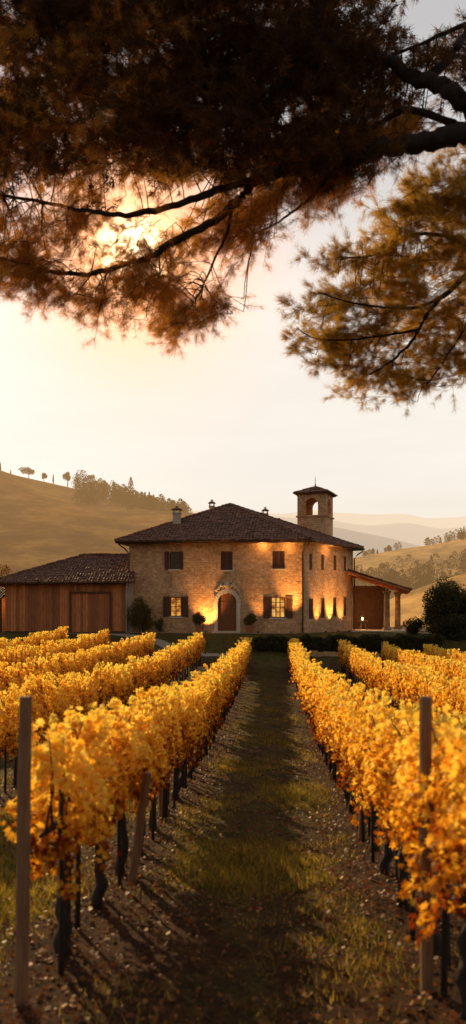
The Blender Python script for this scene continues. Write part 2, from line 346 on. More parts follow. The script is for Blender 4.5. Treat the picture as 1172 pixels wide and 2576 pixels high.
obj('grass',fast('grass',V,np.arange(3*n).reshape(-1,3),M_grass),kind='stuff')
n=34000; yy=3.2+30*rng.beta(1,2.3,n); row=rng.choice([-4.2,-1.5,1.15,3.95],n); xx=row+.05*yy+rng.normal(0,.75,n)
C=np.stack([xx,yy,g(xx,yy)+rng.uniform(.0,.05,n)],1)
Nn=rng.normal(0,.6,(n,3)); Nn[:,2]=1; Nn/=np.linalg.norm(Nn,axis=1)[:,None]; T=np.cross(Nn,np.stack([rng.normal(size=n),rng.normal(size=n),0*xx],1)); T/=np.linalg.norm(T,axis=1)[:,None]; B=np.cross(Nn,T)
obj('fallen_leaves',leafmesh('fallen_leaves',C,rng.uniform(.016,.05,n),PENT*np.array([1,1,2.5]),PENTF,M_litter,fr=(T,B,Nn)),kind='stuff')

# ------------------------------------------------------------------ walls
def frameM(A,B,z=0):
    u=Vector((B[0]-A[0],B[1]-A[1],0)).normalized(); v=Vector((-u.y,u.x,0))
    M=Matrix(((u.x,v.x,0,A[0]),(u.y,v.y,0,A[1]),(0,0,1,z),(0,0,0,1))); return M,(Vector(B)-Vector(A)).length,u
def wall(mb,x0,x1,z0,z1,ops,t=.3):
    xs=sorted({x0,x1,*[o[0] for o in ops],*[o[1] for o in ops]}); zs=sorted({z0,z1,*[o[2] for o in ops],*[o[3] for o in ops]})
    for i in range(len(xs)-1):
        for j in range(len(zs)-1):
            cx=(xs[i]+xs[i+1])/2; cz=(zs[j]+zs[j+1])/2
            if any(o[0]<cx<o[1] and o[2]<cz<o[3] for o in ops): continue
            a,b,c,d=xs[i],xs[i+1],zs[j],zs[j+1]
            mb.add([(a,0,c),(b,0,c),(b,0,d),(a,0,d)],[(0,1,2,3)]); mb.add([(a,t,c),(b,t,c),(b,t,d),(a,t,d)],[(3,2,1,0)])
    for o in ops:
        a,b,c,d=o[:4]; arch=len(o)>4
        r=(b-a)/2; zc=d-r if arch else d
        mb.add([(a,0,c),(a,t,c),(a,t,zc),(a,0,zc)],[(0,1,2,3)]); mb.add([(b,0,c),(b,t,c),(b,t,zc),(b,0,zc)],[(3,2,1,0)])
        mb.add([(a,0,c),(b,0,c),(b,t,c),(a,t,c)],[(0,1,2,3)])
        if not arch: mb.add([(a,0,d),(b,0,d),(b,t,d),(a,t,d)],[(3,2,1,0)])
        else:
            cx=(a+b)/2; K=12
            for k in range(K):
                t0=math.pi*k/K; t1=math.pi*(k+1)/K
                p0=(cx-r*math.cos(t0),zc+r*math.sin(t0)); p1=(cx-r*math.cos(t1),zc+r*math.sin(t1))
                for dd in (0,t): mb.add([(p0[0],dd,p0[1]),(p1[0],dd,p1[1]),(p1[0],dd,d),(p0[0],dd,d)],[(0,1,2,3)])
                mb.add([(p0[0],0,p0[1]),(p1[0],0,p1[1]),(p1[0],t,p1[1]),(p0[0],t,p0[1])],[(0,1,2,3)])
    mb.add([(x0,0,z1),(x1,0,z1),(x1,t,z1),(x0,t,z1)],[(0,1,2,3)])
def inpoly(x,y,P):
    r=False; n=len(P)
    for i in range(n):
        x1,y1=P[i]; x2,y2=P[(i+1)%n]
        if (y1>y)!=(y2>y) and x<(x2-x1)*(y-y1)/(y2-y1)+x1: r=not r
    return r
def tiles(mb,poly,tw=.25,tl=.4):
    P=[Vector(p) for p in poly]; e=(P[1]-P[0]).normalized(); nn=e.cross(P[2]-P[0]).normalized()
    if nn.z<0: nn=-nn
    d=nn.cross(e)
    if d.z<0: d=-d
    L=[((p-P[0]).dot(e),(p-P[0]).dot(d)) for p in P]
    a0,a1=min(l[0] for l in L),max(l[0] for l in L); b1=max(l[1] for l in L)
    b=-.12
    while b<b1:
        a=a0
        while a<a1:
            ok=inpoly(a+tw/2,max(b+tl/2,.02),L)
            if ok:
                ja=random.gauss(0,.012); jb=random.gauss(0,.03); jh=random.gauss(0,.013)
                pr=[(-.5,0),(-.3,.055),(0,.08),(.3,.055),(.5,0)]; V=[]
                for bb,hh in ((b+jb,.035),(b+jb+tl*1.1,.0)):
                    for o,h in pr: V.append(P[0]+e*(a+tw/2+o*tw*1.02+ja)+d*bb+nn*(h*.85+hh+jh+.02))
                V+= [P[0]+e*(a+tw/2-.5*tw+ja)+d*(b+jb)+nn*-.02, P[0]+e*(a+tw/2+.5*tw+ja)+d*(b+jb)+nn*-.02]
                mb.add(V,[(k,k+1,k+6,k+5) for k in range(4)]+[(10,11,4,3,2,1,0)])
            a+=tw
        b+=tl
def slab(mb,poly,t=.14):
    P=[Vector(p) for p in poly]; n=len(P); D=Vector((0,0,-t))
    mb.add(P+[p+D for p in P],[tuple(range(n)),tuple(reversed(range(n,2*n)))]+[(k,n+k,n+(k+1)%n,(k+1)%n) for k in range(n)])
def hipcap(mb,a,b,r=.13):
    a=Vector(a);b=Vector(b); n=int((b-a).length/.4)
    for k in range(n):
        p=a+(b-a)*(k/n); q_=a+(b-a)*((k+1.12)/n); o=Vector((0,0,.06+random.gauss(0,.01)))
        mb.tube([p+o,q_+o],[r*1.1,r*.85],7,.05,True)

ZB=1.2
A=(-7.63,58.5);B=(5.1,57.0);C_=(9.66,64.0);D_=(-5.2,70.5)
house=root('farmhouse',(0,58,ZB),'two-storey stone farmhouse with terracotta hip roof and arched door','house')
MF,LF,uF=frameM(A,B); MS,LS,uS=frameM(B,C_)
def sz(Afr,u,px,py):
    k=(px-586)/2000; s=(k*Afr[1]-Afr[0])/(u.x-k*u.y); Yp=Afr[1]+u.y*s; return s,H+(1550-py)/2000*Yp
def rc(Afr,u,x0,y0,x1,y1):
    s0,zt=sz(Afr,u,x0,y0); s1,zb=sz(Afr,u,x1,y1); return (s0,s1,zb,zt)
WT=7.78
FU=[rc(A,uF,427,1388,448,1432),rc(A,uF,555,1387,585,1434),rc(A,uF,685,1386,716,1431)]
FL=[rc(A,uF,428,1501,456,1551),rc(A,uF,681,1501,717,1554)]
DR=rc(A,uF,548,1492,595,1588); DR=(DR[0],DR[1],ZB+.02,DR[3],1)
mb=MB(); wall(mb,0,LF,ZB-.3,WT,FU+FL+[DR]); mb.obj('wall',M_stone,house,MF)
SU=[rc(B,uS,a,c,b,d) for a,c,b,d in [(778,1392,785,1434),(808,1394,815,1434),(839,1397,846,1435),(865,1399,871,1436)]]
SL=[rc(B,uS,a,c,b,d) for a,c,b,d in [(777,1505,788,1557),(808,1504,816,1554),(838,1503,846,1551),(864,1501,871,1549)]]
mb=MB(); wall(mb,0,LS,ZB-.3,WT,SU+SL); mb.obj('wall',M_stone,house,MS)
for P0,P1 in ((C_,D_),(D_,A)):
    M_,L_,u_=frameM(P0,P1); mb=MB(); wall(mb,0,L_,ZB-.3,WT,[]); mb.obj('wall',M_stone,house,M_)
for side in (0,1):
    mb2=MB()
    for k in range(15):
        w=.55 if k%2 else .35; z=ZB+.3+k*.42
        if side==0: mb2.box(0,w,-.03,-.003,z,z+.4)
        else: mb2.box(LF-w,LF,-.03,-.003,z,z+.4)
    mb2.obj('quoin',M_stone,house,MF)
mb=MB(); mb.add([(A[0]+.6,A[1]+2.2,ZB),(B[0]-.5,B[1]+2.2,ZB),(B[0]-.5,B[1]+2.2,WT),(A[0]+.6,A[1]+2.2,WT)],[(0,1,2,3)])
mb.add([(B[0]-.5,B[1]+2.2,ZB),(C_[0]-1.6,C_[1]-.3,ZB),(C_[0]-1.6,C_[1]-.3,WT),(B[0]-.5,B[1]+2.2,WT)],[(0,1,2,3)])
mb.obj('partition',M_dark,house)
def window(r,M,lit,shut=None,muntx=1,muntz=2,sill=True,closed=False):
    a,b,c,d=r[:4]; mb=MB(); fw=.07
    mb.box(a+.005,a+fw,.10,.16,c,d); mb.box(b-fw,b-.005,.10,.16,c,d); mb.box(a+fw,b-fw,.10,.16,c+.005,c+fw); mb.box(a+fw,b-fw,.10,.16,d-fw,d-.005)
    W=b-a-2*fw; Hh=d-c-2*fw
    for k in range(1,muntx+1): x=a+fw+W*k/(muntx+1); mb.box(x-.035,x+.035,.11,.15,c+fw,d-fw)
    for k in range(1,muntz+1): z=c+fw+Hh*k/(muntz+1); mb.box(a+fw,b-fw,.115,.145,z-.022,z+.022)
    w=mb.obj('window',M_shut,house,M); w['base']=tuple(house['base'])
    def sub(mb,name,mat):
        o=bpy.data.objects.new(name,mb.mesh(name,mat)); link(o); o.parent=w; return o
    p=MB(); p.add([(a+fw,.135,c+fw),(b-fw,.135,c+fw),(b-fw,.135,d-fw),(a+fw,.135,d-fw)],[(0,1,2,3)]); sub(p,'pane',M_lit if lit else M_glass)
    if sill:
        s=MB(); s.box(a-.1,b+.1,-.1,.09,c-.11,c-.002); sub(s,'sill',M_trim)
    def board(x0,x1,y0,y1):
        s=MB(); s.box(x0,x1,y0,y1,c-.02,c+.08); s.box(x0,x1,y0,y1,d-.08,d+.02); s.box(x0,x0+.07,y0,y1,c+.08,d-.08); s.box(x1-.07,x1,y0,y1,c+.08,d-.08)
        nl=int((d-c-.16)/.09)
        for k in range(nl):
            z=c+.08+(d-c-.16)*k/nl; s.add([(x0+.07,y0+.01,z),(x1-.07,y0+.01,z),(x1-.07,y1-.005,z+.085),(x0+.07,y1-.005,z+.085)],[(0,1,2,3)])
        sub(s,'shutter',M_shut)
    if closed: board(a+.01,(a+b)/2-.005,.02,.07); board((a+b)/2+.005,b-.01,.02,.07)
    elif shut:
        board(a-shut,a-.02,-.065,-.015); board(b+.02,b+shut,-.065,-.015)
for i,r in enumerate(FU):
    if i==0: window(r,MF,False,.38,1,2)
    else: window(r,MF,False,None,closed=True)
window(FL[0],MF,True,.52,1,3); window(FL[1],MF,True,.55,2,3)
for r in SU: window(r,MS,False,None,closed=True,sill=False)
for r in SL: window(r,MS,False,None,closed=True,sill=False)
# door
a,b,c,d=DR[:4]; cx=(a+b)/2; r=(b-a)/2; zc=d-r
mb=MB()
for k in range(7):
    x0=a+(b-a)*k/7; x1=a+(b-a)*(k+1)/7
    xm=(x0+x1)/2; ht=zc+math.sqrt(max(r*r-(xm-cx)**2,0))
    mb.box(x0+.008,x1-.008,.12,.17,c,ht)
mb.box(a,b,.175,.2,c,d)
for z in (c+.5,c+1.25,zc): mb.box(a+.05,b-.05,.09,.118,z-.05,z+.05)
dr=mb.obj('door',M_door,house,MF); 
hd=MB(); hd.tube([(cx+.12,.05,c+1.05),(cx+.12,.02,c+1.12),(cx+.12,.05,c+1.2)],.015,6); o=bpy.data.objects.new('handle',hd.mesh('handle',M_metal)); link(o); o.parent=dr
mb=MB(); wd=.30
for sx in (-1,1):
    for k in range(5):
        z0=c+k*(zc-c)/5; x0=cx+sx*(r+.0); x1=cx+sx*(r+wd-(.03 if k%2 else 0)); mb.box(min(x0,x1),max(x0,x1),-.09,.1,z0+.004,z0+(zc-c)/5-.004)
for k in range(11):
    t0=math.pi*k/11+.01; t1=math.pi*(k+1)/11-.01; ro=r+wd+(.12 if k==5 else 0)
    pts=[(cx-rr*math.cos(t),zc+rr*math.sin(t)) for rr,t in ((r,t0),(ro,t0),(ro,t1),(r,t1))]
    mb.add([(p[0],-.09,p[1]) for p in pts]+[(p[0],.1,p[1]) for p in pts],[(0,1,2,3),(0,4,5,1),(1,5,6,2),(2,6,7,3),(3,7,4,0)])
mb.obj('door_surround',M_trim,house,MF)
mb=MB() # carved crest over the arch
zt=zc+r+wd
mb.lathe([(.02,0),(.24,.06),(.28,.2),(.18,.38),(.02,.5)],(cx,-.08,zt+.06),10)
for sx in (-1,1):
    mb.tube([(cx+sx*.2,-.08,zt+.14),(cx+sx*.45,-.1,zt+.3),(cx+sx*.62,-.08,zt+.08),(cx+sx*.8,-.06,zt-.1),(cx+sx*.95,-.06,zt-.4),(cx+sx*.92,-.06,zt-.7)],[.12,.12,.1,.1,.08,.06],7,.5)
    mb.tube([(cx+sx*.15,-.08,zt+.42),(cx+sx*.3,-.1,zt+.54),(cx+sx*.42,-.08,zt+.38)],[.07,.08,.06],6,.4)
mb.obj('crest',basic('carved_stone',(.42,.31,.2),(.62,.49,.34),14,bump=.8),house,MF)
mb=MB(); mb.box(cx-1.0,cx+1.0,-.5,-.06,ZB-.1,ZB+.13); mb.obj('doorstep',M_trim,house,MF)
# roof
EA=Vector((-8.55,57.75,7.86));EB=Vector((5.45,56.1,7.82));EC=Vector((10.55,64.3,7.86));ED=Vector((-5.4,71.6,7.86));AP=Vector((-.25,64.0,11.35))
mb=MB()
for p in ([EA,EB,AP],[EB,EC,AP],[EC,ED,AP],[ED,EA,AP]): tiles(mb,p)
for e in (EA,EB,EC,ED): hipcap(mb,e,AP)
roof=mb.obj('roof',M_tile,house)
mb=MB()
for p in ([EA,EB,AP],[EB,EC,AP],[EC,ED,AP],[ED,EA,AP]):
    P=[Vector(x) for x in p]; mb.add(P,[(0,1,2)])
    mb.add([P[0],P[1],P[1]-Vector((0,0,.16)),P[0]-Vector((0,0,.16))],[(0,1,2,3)])
mb.add([e-Vector((0,0,.16)) for e in (EA,EB,EC,ED)],[(0,1,2,3)])
mb.obj('eaves',M_dark,house)
mb=MB(); mb.tube([EA+Vector((0,-.06,-.04)),EB+Vector((.06,-.06,-.04)),EC+Vector((.06,0,-.04))],.075,8)
mb.obj('gutter',M_metal,house)
for top,wl in ((EB+Vector((-.1,.05,-.1)),Vector((B[0]-.12,B[1]-.1,0))),(EC+Vector((-.1,-.1,-.1)),Vector((C_[0]+.08,C_[1]-.15,0))),(EA+Vector((.25,.0,-.1)),Vector((A[0]-.02,A[1]-.12,0)))):
    zz=top.z; mb2=MB(); mb2.tube([top,Vector((top.x,top.y,zz-.15)),top.lerp(Vector((wl.x,wl.y,zz-.35)),.6)-Vector((0,0,.2)),Vector((wl.x,wl.y,zz-.75)),Vector((wl.x,wl.y,ZB if wl.x>0 else 5.4))],.055,8)
    mb2.obj('downspout',M_metal,house)
def chimney(px,ytop,ybot,wpx,Yd,mat):
    c=at(px,ytop,Yd); zb=at(px,ybot,Yd).z-1.2; w=wpx/2000*Yd/2; zt=c.z; s=MB()
    zs=zt-.55
    s.box(c.x-w,c.x+w,Yd-w,Yd+w,zb,zs-.1); s.box(c.x-w*1.2,c.x+w*1.2,Yd-w*1.2,Yd+w*1.2,zs-.1,zs)
    for sx in (-1,1):
        for sy in (-1,1): s.box(c.x+sx*w*.8-.05,c.x+sx*w*.8+.05,Yd+sy*w*.8-.05,Yd+sy*w*.8+.05,zs,zs+.22)
    o=s.obj('chimney',mat,None); o.parent=roof
    cp=MB(); w2=w*1.45
    cp.add([(c.x-w2,Yd-w2,zs+.22),(c.x+w2,Yd-w2,zs+.22),(c.x+w2,Yd+w2,zs+.22),(c.x-w2,Yd+w2,zs+.22),(c.x,Yd,zs+.45)],[(0,1,4),(1,2,4),(2,3,4),(3,0,4),(3,2,1,0)])
    cp.tube([(c.x,Yd,zs+.4),(c.x,Yd,zt)],.035,6); cp.tube([(c.x-.12,Yd,zt-.08),(c.x+.12,Yd,zt-.08)],.03,6)
    p=cp.obj('chimney_cap',M_tile,None); p.parent=roof
chimney(445,1272,1330,19,60.5,M_plaster)
chimney(533,1256,1288,13,64.5,M_stone)
chimney(667,1275,1298,13,65,M_stone)

# ------------------------------------------------------------------ bell tower
tc=Vector((6.85,66.2,0)); th=math.radians(-21); u=Vector((math.cos(th),math.sin(th),0)); v=Vector((-u.y,u.x,0)); hw=1.2
tower=root('bell_tower',(tc.x,tc.y,ZB),'square stone bell tower with open arched belfry and tiled cap','tower')
cs=[tc-u*hw-v*hw,tc+u*hw-v*hw,tc+u*hw+v*hw,tc-u*hw+v*hw]
ZL=10.6;ZT=12.5
for k in range(4):
    p0,p1=cs[k],cs[(k+1)%4]; M_,L_,_u=frameM((p0.x,p0.y),(p1.x,p1.y))
    mb=MB(); wall(mb,0,L_,ZB,ZL,[]); 
    wall(mb,.0,L_,ZL+.002,ZT,[(.66,L_-.66,ZL+.08,ZT-.4,1)],.24)
    mb.box(-.1,L_+.1,-.1,.0,ZL-.06,ZL+.06); mb.box(-.06,L_+.06,-.06,.0,ZT-.12,ZT)
    mb.obj('wall',M_stone,tower,M_)
mb=MB(); mb.add([c+Vector((0,0,ZL+.03)) for c in cs],[(0,1,2,3)]); mb.obj('belfry_floor',M_stone,tower)
e=[tc+(c-tc)*1.17+Vector((0,0,ZT+.02)) for c in cs]; ap=tc+Vector((0,0,ZT+.62))
mb=MB()
for k in range(4): tiles(mb,[e[k],e[(k+1)%4],ap],.22,.34)
for k in range(4): hipcap(mb,e[k],ap,.08)
slab(mb,e,.1)
for k in range(4): mb.add([e[k],e[(k+1)%4],ap],[(0,1,2)])
mb.obj('roof',M_tile,tower)
mb=MB(); mb.tube([ap,ap+Vector((0,0,.95))],[.03,.012],6); mb.lathe([(.02,0),(.09,.08),(.02,.18)],(ap.x,ap.y,ap.z+.12),8); mb.lathe([(.01,0),(.05,.05),(.01,.1)],(ap.x,ap.y,ap.z+.55),8)
mb.obj('finial',M_metal,tower)

# ------------------------------------------------------------------ barn
barn=root('barn',(-12,60,ZB),'low timber plank barn with terracotta hipped roof and wide door','barn')
eL=Vector((-17.5,56.6,4.78));eR=Vector((-7.0,56.6,4.86));rR=Vector((-7.95,62,7.12));rL=Vector((-11.6,62,7.12));bL=Vector((-17.5,67.4,4.8));bR=Vector((-7.9,67.4,4.8))
mb=MB()
for p in ([eL,eR,rR,rL],[bL,eL,rL],[bR,bL,rL,rR]): tiles(mb,p,.21,.34)
hipcap(mb,eL,rL); hipcap(mb,rL,rR); hipcap(mb,bL,rL); mb.obj('roof',M_tile,barn)
mb=MB()
for p in ([eL,eR,rR,rL],[bL,eL,rL],[bR,bL,rL,rR]): slab(mb,p,.12)
mb.obj('eaves',M_dark,barn)
def planks(mb,x0,x1,y,z0,z1,w=.2,jit=.04,th=.03):
    x=x0
    while x<x1-.02:
        ww=min(w*random.uniform(.8,1.2),x1-x); yo=random.uniform(0,.018); mb.box(x+.006,x+ww-.006,y-th-yo,y-yo*.3,z0+random.uniform(0,jit),z1); x+=ww
mb=MB(); dx0=at(178,1500,57.3).x; dx1=at(278,1500,57.3).x; dz=at(0,1491,57.3).z
planks(mb,-16.4,dx0,57.3,ZB+.1,4.7); planks(mb,dx0,dx1,57.3,dz,4.7); planks(mb,dx1,-7.75,57.3,ZB+.1,4.7)
for k in range(60): 
    y=57.4+k*.15; mb.box(-16.44,-16.41,y,y+.14,ZB,4.75)
mb.obj('wall',M_woodw,barn)
mb=MB(); mb.box(-16.4,-7.75,57.31,57.4,ZB-.1,4.75); mb.box(-16.4,-7.75,66,66.1,ZB,4.75); mb.box(-7.85,-7.75,57.4,66,ZB,4.75); mb.obj('frame',M_dark,barn)
mb=MB(); planks(mb,dx0+.06,dx1-.06,57.27,ZB+.05,dz-.05,.17,.01); dd=mb.obj('door',M_woodw,barn)
mb=MB(); mb.box(dx0-.08,dx0+.06,57.14,57.24,ZB,dz+.08); mb.box(dx1-.06,dx1+.08,57.14,57.24,ZB,dz+.08); mb.box(dx0+.06,dx1-.06,57.14,57.24,dz-.06,dz+.08); o=mb.obj('door_frame',M_shut,None); o.parent=barn; o.matrix_parent_inverse=Matrix.Translation(-Vector(barn['base']))
mb=MB(); mb.box(-7.72,-7.66,57.2,58.45,ZB,5.0); mb.box(-7.72,-7.3,57.9,58.4,ZB,4.9); mb.obj('pier',M_plaster,house)
shed=root('shed',(-18.5,60,ZB),'small lean-to shed with warm light under its tiled roof','shed')
mb=MB(); sl=[(-21,58.6,3.7),(-17.1,58.6,3.7),(-17.1,62,4.6),(-21,62,4.6)]; tiles(mb,sl); slab(mb,sl,.1); mb.obj('roof',M_tile,shed)
mb=MB(); planks(mb,-20.8,-17.3,61.5,ZB,4.4); mb.obj('wall',M_woodw,shed)
for x in (-17.25,-19.2):
    mb=MB(); mb.box(x-.08,x+.08,58.9,59.06,ZB,3.65); mb.obj('post',M_dark,shed)

# ------------------------------------------------------------------ porch
porch=root('porch',(11.5,65,ZB),'open timber porch with sloping tiled roof on stone columns','porch')
p0=Vector((9.0,62.3,5.95));p1=Vector((13.95,62.6,4.5));p2=Vector((14.9,68.2,4.5));p3=Vector((10.2,68.2,5.95))
mb=MB(); tiles(mb,[p1,p2,p3,p0]); mb.obj('roof',M_tile,porch)
mb=MB(); slab(mb,[p0,p1,p2,p3],.16)
for t in np.linspace(0.03,.97,9):
    a_=p0.lerp(p3,t)-Vector((0,0,.18)); b_=p1.lerp(p2,t)-Vector((0,0,.18)); mb.tube([a_,b_],.07,4)
mb.tube([p1+Vector((-.7,.2,-.2)),p2+Vector((-.7,-.2,-.2))],.13,4); mb.obj('rafters',M_woodw,porch)
M_col=stonemat('column_stone',(.42,.27,.15),(.34,.21,.11),(.36,.24,.14),.5,.25)
def column(x,y,zt):
    s=MB(); s.box(x-.3,x+.3,y-.3,y+.3,ZB-.1,ZB+.28)
    s.lathe([(.25,0),(.25,.1),(.235,1.2),(.22,zt-ZB-.58),(.28,zt-ZB-.52),(.28,zt-ZB-.43)],(x,y,ZB+.28),14); s.box(x-.3,x+.3,y-.3,y+.3,zt-.15,zt); s.obj('column',M_col,porch,smooth=False)
column(at(973,1500,63.2).x,63.2,4.42); column(at(1001,1500,66.5).x+.0,66.6,4.42)
mb=MB(); mb.box(9.6,13.1,68.15,68.3,ZB,5.0); mb.box(13.0,13.1,66.9,68.1,ZB,4.7); mb.obj('wall',M_dark,porch)
mb=MB(); mb.box(9.2,14.4,61.6,68.3,ZB-.15,ZB+.08); mb.obj('paving',M_trim,porch)
M_table=basic('table_wood',(.30,.17,.08),(.42,.25,.12),9)
tab=root('garden_table',(10.35,63.6,ZB+.08),'small round wooden table under porch holding lit lantern','table')
mb=MB(); mb.lathe([(.42,.70),(.45,.72),(.45,.75),(.42,.76)],(10.35,63.6,ZB+.08),18); mb.obj('table_top',M_table,tab)
for k in range(3):
    a_=k*2.1; mb=MB(); mb.tube([(10.35+.34*math.cos(a_),63.6+.34*math.sin(a_),ZB+.08),(10.35+.12*math.cos(a_),63.6+.12*math.sin(a_),ZB+.78)],.025,6); mb.obj('leg',M_table,tab)
lan=root('lantern',(10.35,63.6,ZB+.85),'lit metal lantern standing on small table','lantern')
mb=MB(); mb.box(10.25,10.45,63.5,63.7,ZB+.845,ZB+.87)
for sx in (-1,1):
    for sy in (-1,1): mb.box(10.35+sx*.09-.01,10.35+sx*.09+.01,63.6+sy*.09-.01,63.6+sy*.09+.01,ZB+.87,ZB+1.15)
mb.lathe([(.14,0),(.05,.08),(.02,.12)],(10.35,63.6,ZB+1.15),8); mb.obj('frame',M_metal,lan)
mb=MB(); mb.lathe([(.01,0),(.06,.05),(.065,.12),(.02,.22)],(10.35,63.6,ZB+.88),10); mb.obj('flame',M_lamp,lan,smooth=True)
def light(kind,name,loc,e,col=(1,.55,.2),target=None,size=1.2,blend=.8,rad=.08):
    l=bpy.data.lights.new(name,kind); l.energy=e; l.color=col; l.shadow_soft_size=rad
    if kind=='SPOT': l.spot_size=size; l.spot_blend=blend
    o=bpy.data.objects.new(name,l); link(o); o.location=loc
    if target is not None: o.rotation_euler=(Vector(target)-Vector(loc)).to_track_quat('-Z','Y').to_euler()
    return o
light('POINT','lantern_light',(10.75,65.4,ZB+1.9),130,(1,.45,.12))
def uplight(Mx,s,out,e,zt,size=1.2,z0=ZB+.15):
    p=Mx@Vector((s,-out,z0)); t=Mx@Vector((s,0.0,zt))
    r=root('garden_uplight',(p.x,p.y,z0-.13),'small round metal spotlight at foot of stone wall','spotlight','uplights along house walls')
    mb=MB(); mb.lathe([(.05,0),(.08,.03),(.085,.1)],(p.x,p.y,z0-.13),10); mb.obj('housing',M_metal,r)
    light('SPOT','uplight_lamp',(p.x,p.y,z0+.02),e,(1,.47,.12),t,size,1.0)
s_,_=sz(A,uF,522,1560); uplight(MF,s_,.8,1100,ZB+1.9,1.4)
s_,_=sz(A,uF,735,1560); uplight(MF,s_,1.4,2300,ZB+3.6,.85)
s_,_=sz(A,uF,652,1560); uplight(MF,s_,.9,450,ZB+3.2,.9)
for px,e in ((797,1200),(828,1900),(856,1000)):
    s_,_=sz(B,uS,px,1580); uplight(MS,s_,.75,e,ZB+2.6,1.0)
def eavelight(Mx,s,e):
    p=Mx@Vector((s,-.45,WT-.12)); r=root('eave_light',(p.x,p.y,p.z),'small round downlight fixed under wooden eaves','light','lights under eaves')
    mb=MB(); mb.lathe([(.06,0),(.07,.1)],(p.x,p.y,p.z),10); mb.obj('housing',M_metal,r)
    light('POINT','eave_lamp',(p.x,p.y,p.z-.12),e,(1,.5,.15),rad=.05)
s_,_=sz(A,uF,662,1370); eavelight(MF,s_,34)
s_,_=sz(A,uF,725,1370); eavelight(MF,s_,26)
s_,_=sz(B,uS,818,1370); eavelight(MS,s_,30)
light('POINT','shed_lamp',(-18.2,60.3,3.4),60)

# ------------------------------------------------------------------ paths, hedge, plants
def strip(name,pts,w,mat,dz=.02):
    V=[];F=[]
    for i,(x,y) in enumerate(pts):
        a=Vector(pts[min(i+1,len(pts)-1)])-Vector(pts[max(i-1,0)]); n_=Vector((-a.y,a.x)).normalized()
        for k in range(7):
            o=(k/6-.5)*w; X_=x+n_.x*o; Y_=y+n_.y*o; V.append((X_,Y_,float(g(X_,Y_))+dz))
    for i in range(len(pts)-1):
        for k in range(6): F.append((i*7+k,i*7+k+1,(i+1)*7+k+1,(i+1)*7+k))
    obj(name,fast(name,V,F,mat,True),kind='structure')
M_grav=basic('pale_gravel',(.22,.17,.12),(.36,.29,.21),12,bump=.6)
def bez(p0,p1,p2,n=24): return [((1-t)**2*p0[0]+2*t*(1-t)*p1[0]+t*t*p2[0],(1-t)**2*p0[1]+2*t*(1-t)*p1[1]+t*t*p2[1]) for t in np.linspace(0,1,n)]
strip('path',bez((-13,56.3),(-6,55.8),(-3.6,50.2),30)+bez((-3.55,50.1),(-3.2,49.1),(-.3,49.4),16)[1:],1.0,M_grav)
strip('path.001',bez((-7.5,56.6),(0,55.8),(4.5,55.9),30),.9,M_grav,.03)
def clump(name,C,R,n,mat,sz_=.12,parent=None,squash=1.0,seed=0,lumps=9):
    r=np.random.default_rng(seed); cs_=r.normal(0,1,(lumps,3)); cs_/=np.linalg.norm(cs_,axis=1)[:,None]
    cs_=cs_*r.uniform(.3,.72,(lumps,1)); cs_[:,2]*=squash; rad=r.uniform(.28,.5,lumps)
    k=r.integers(0,lumps,n); d=r.normal(0,1,(n,3)); d/=np.linalg.norm(d,axis=1)[:,None]; d*=(r.uniform(.15,1.12,n)**.5)[:,None]
    P=(cs_[k]+d*rad[k][:,None])*np.array(R); P=P+np.array(C)
    me=leafmesh(name,P,r.uniform(.7,1.3,n)*sz_,DIA,DIAF,mat,.7,1.5)
    return obj(name,me,parent)
def pot_plant(px,Yd,h,seed,lab):
    x=at(px,1580,Yd).x; r=root('potted_plant',(x,Yd,ZB),lab,'potted plant','potted plants beside the door')
    mb=MB(); mb.lathe([(.22,0),(.25,.05),(.31,.42),(.36,.44),(.36,.52),(.30,.52),(.29,.46)],(x,Yd,ZB+.02),16); mb.obj('pot',M_pot,r)
    mb=MB(); mb.tube([(x,Yd,ZB+.45),(x+.03,Yd,ZB+.8),(x,Yd,ZB+1.1)],[.035,.03,.02],6)
    for k in range(6): mb.tube([(x,Yd,ZB+.75),(x+random.uniform(-.35,.35),Yd+random.uniform(-.3,.3),ZB+h-.3)],[.018,.008],4)
    mb.obj('trunk',M_vbark,r)
    clump('foliage',(x,Yd,ZB+h-.5),(.60,.5,.55),2400,M_shrubl,.085,r,seed=seed,lumps=24)
pot_plant(502,56.6,1.5,3,'bushy green plant in terracotta pot lit by wall spotlight')
pot_plant(628,56.5,1.45,4,'bushy green plant in terracotta pot beside arched door')
def bush(name,x,y,z,R,n,mat,lab,cat,seed,s=.12,group=None,lumps=12):
    r=root(name,(x,y,z),lab,cat,group)
    mb=MB(); mb.tube([(x,y,z-.2),(x+.05,y,z+R[2]*.5),(x-.04,y,z+R[2]*1.1)],[.05*R[2],.04*R[2],.015*R[2]],7,.2)
    for k in range(9): 
        a_=random.uniform(0,6.28); mb.tube([(x,y,z+R[2]*random.uniform(.1,.6)),(x+R[0]*.35*math.cos(a_),y+R[1]*.35*math.sin(a_),z+R[2]*.9),(x+R[0]*.7*math.cos(a_),y+R[1]*.7*math.sin(a_),z+R[2]*random.uniform(1,1.4))],[.02*R[2],.015*R[2],.006*R[2]],5,.2)
    mb.obj('trunk',M_vbark,r); clump('crown',(x,y,z+R[2]*.9),R,n,mat,s,r,seed=seed,lumps=lumps); return r
bush('climbing_shrub',at(360,0,57.6).x,57.2,ZB,(1.15,.55,1.55),5000,M_shrubl,'tall leafy shrub growing against stone wall by barn','shrub',5,.10,lumps=22)
bush('small_shrub',at(401,0,57.4).x,57.1,ZB,(.5,.4,.62),1300,M_shrubl,'small rounded green shrub at foot of stone wall','shrub',6,.09)
bush('garden_tree',14.6,55.0,.9,(2.0,1.8,2.3),16000,M_shrub,'dense dark green tree beside terrace hedge','tree',8,.14,lumps=30)
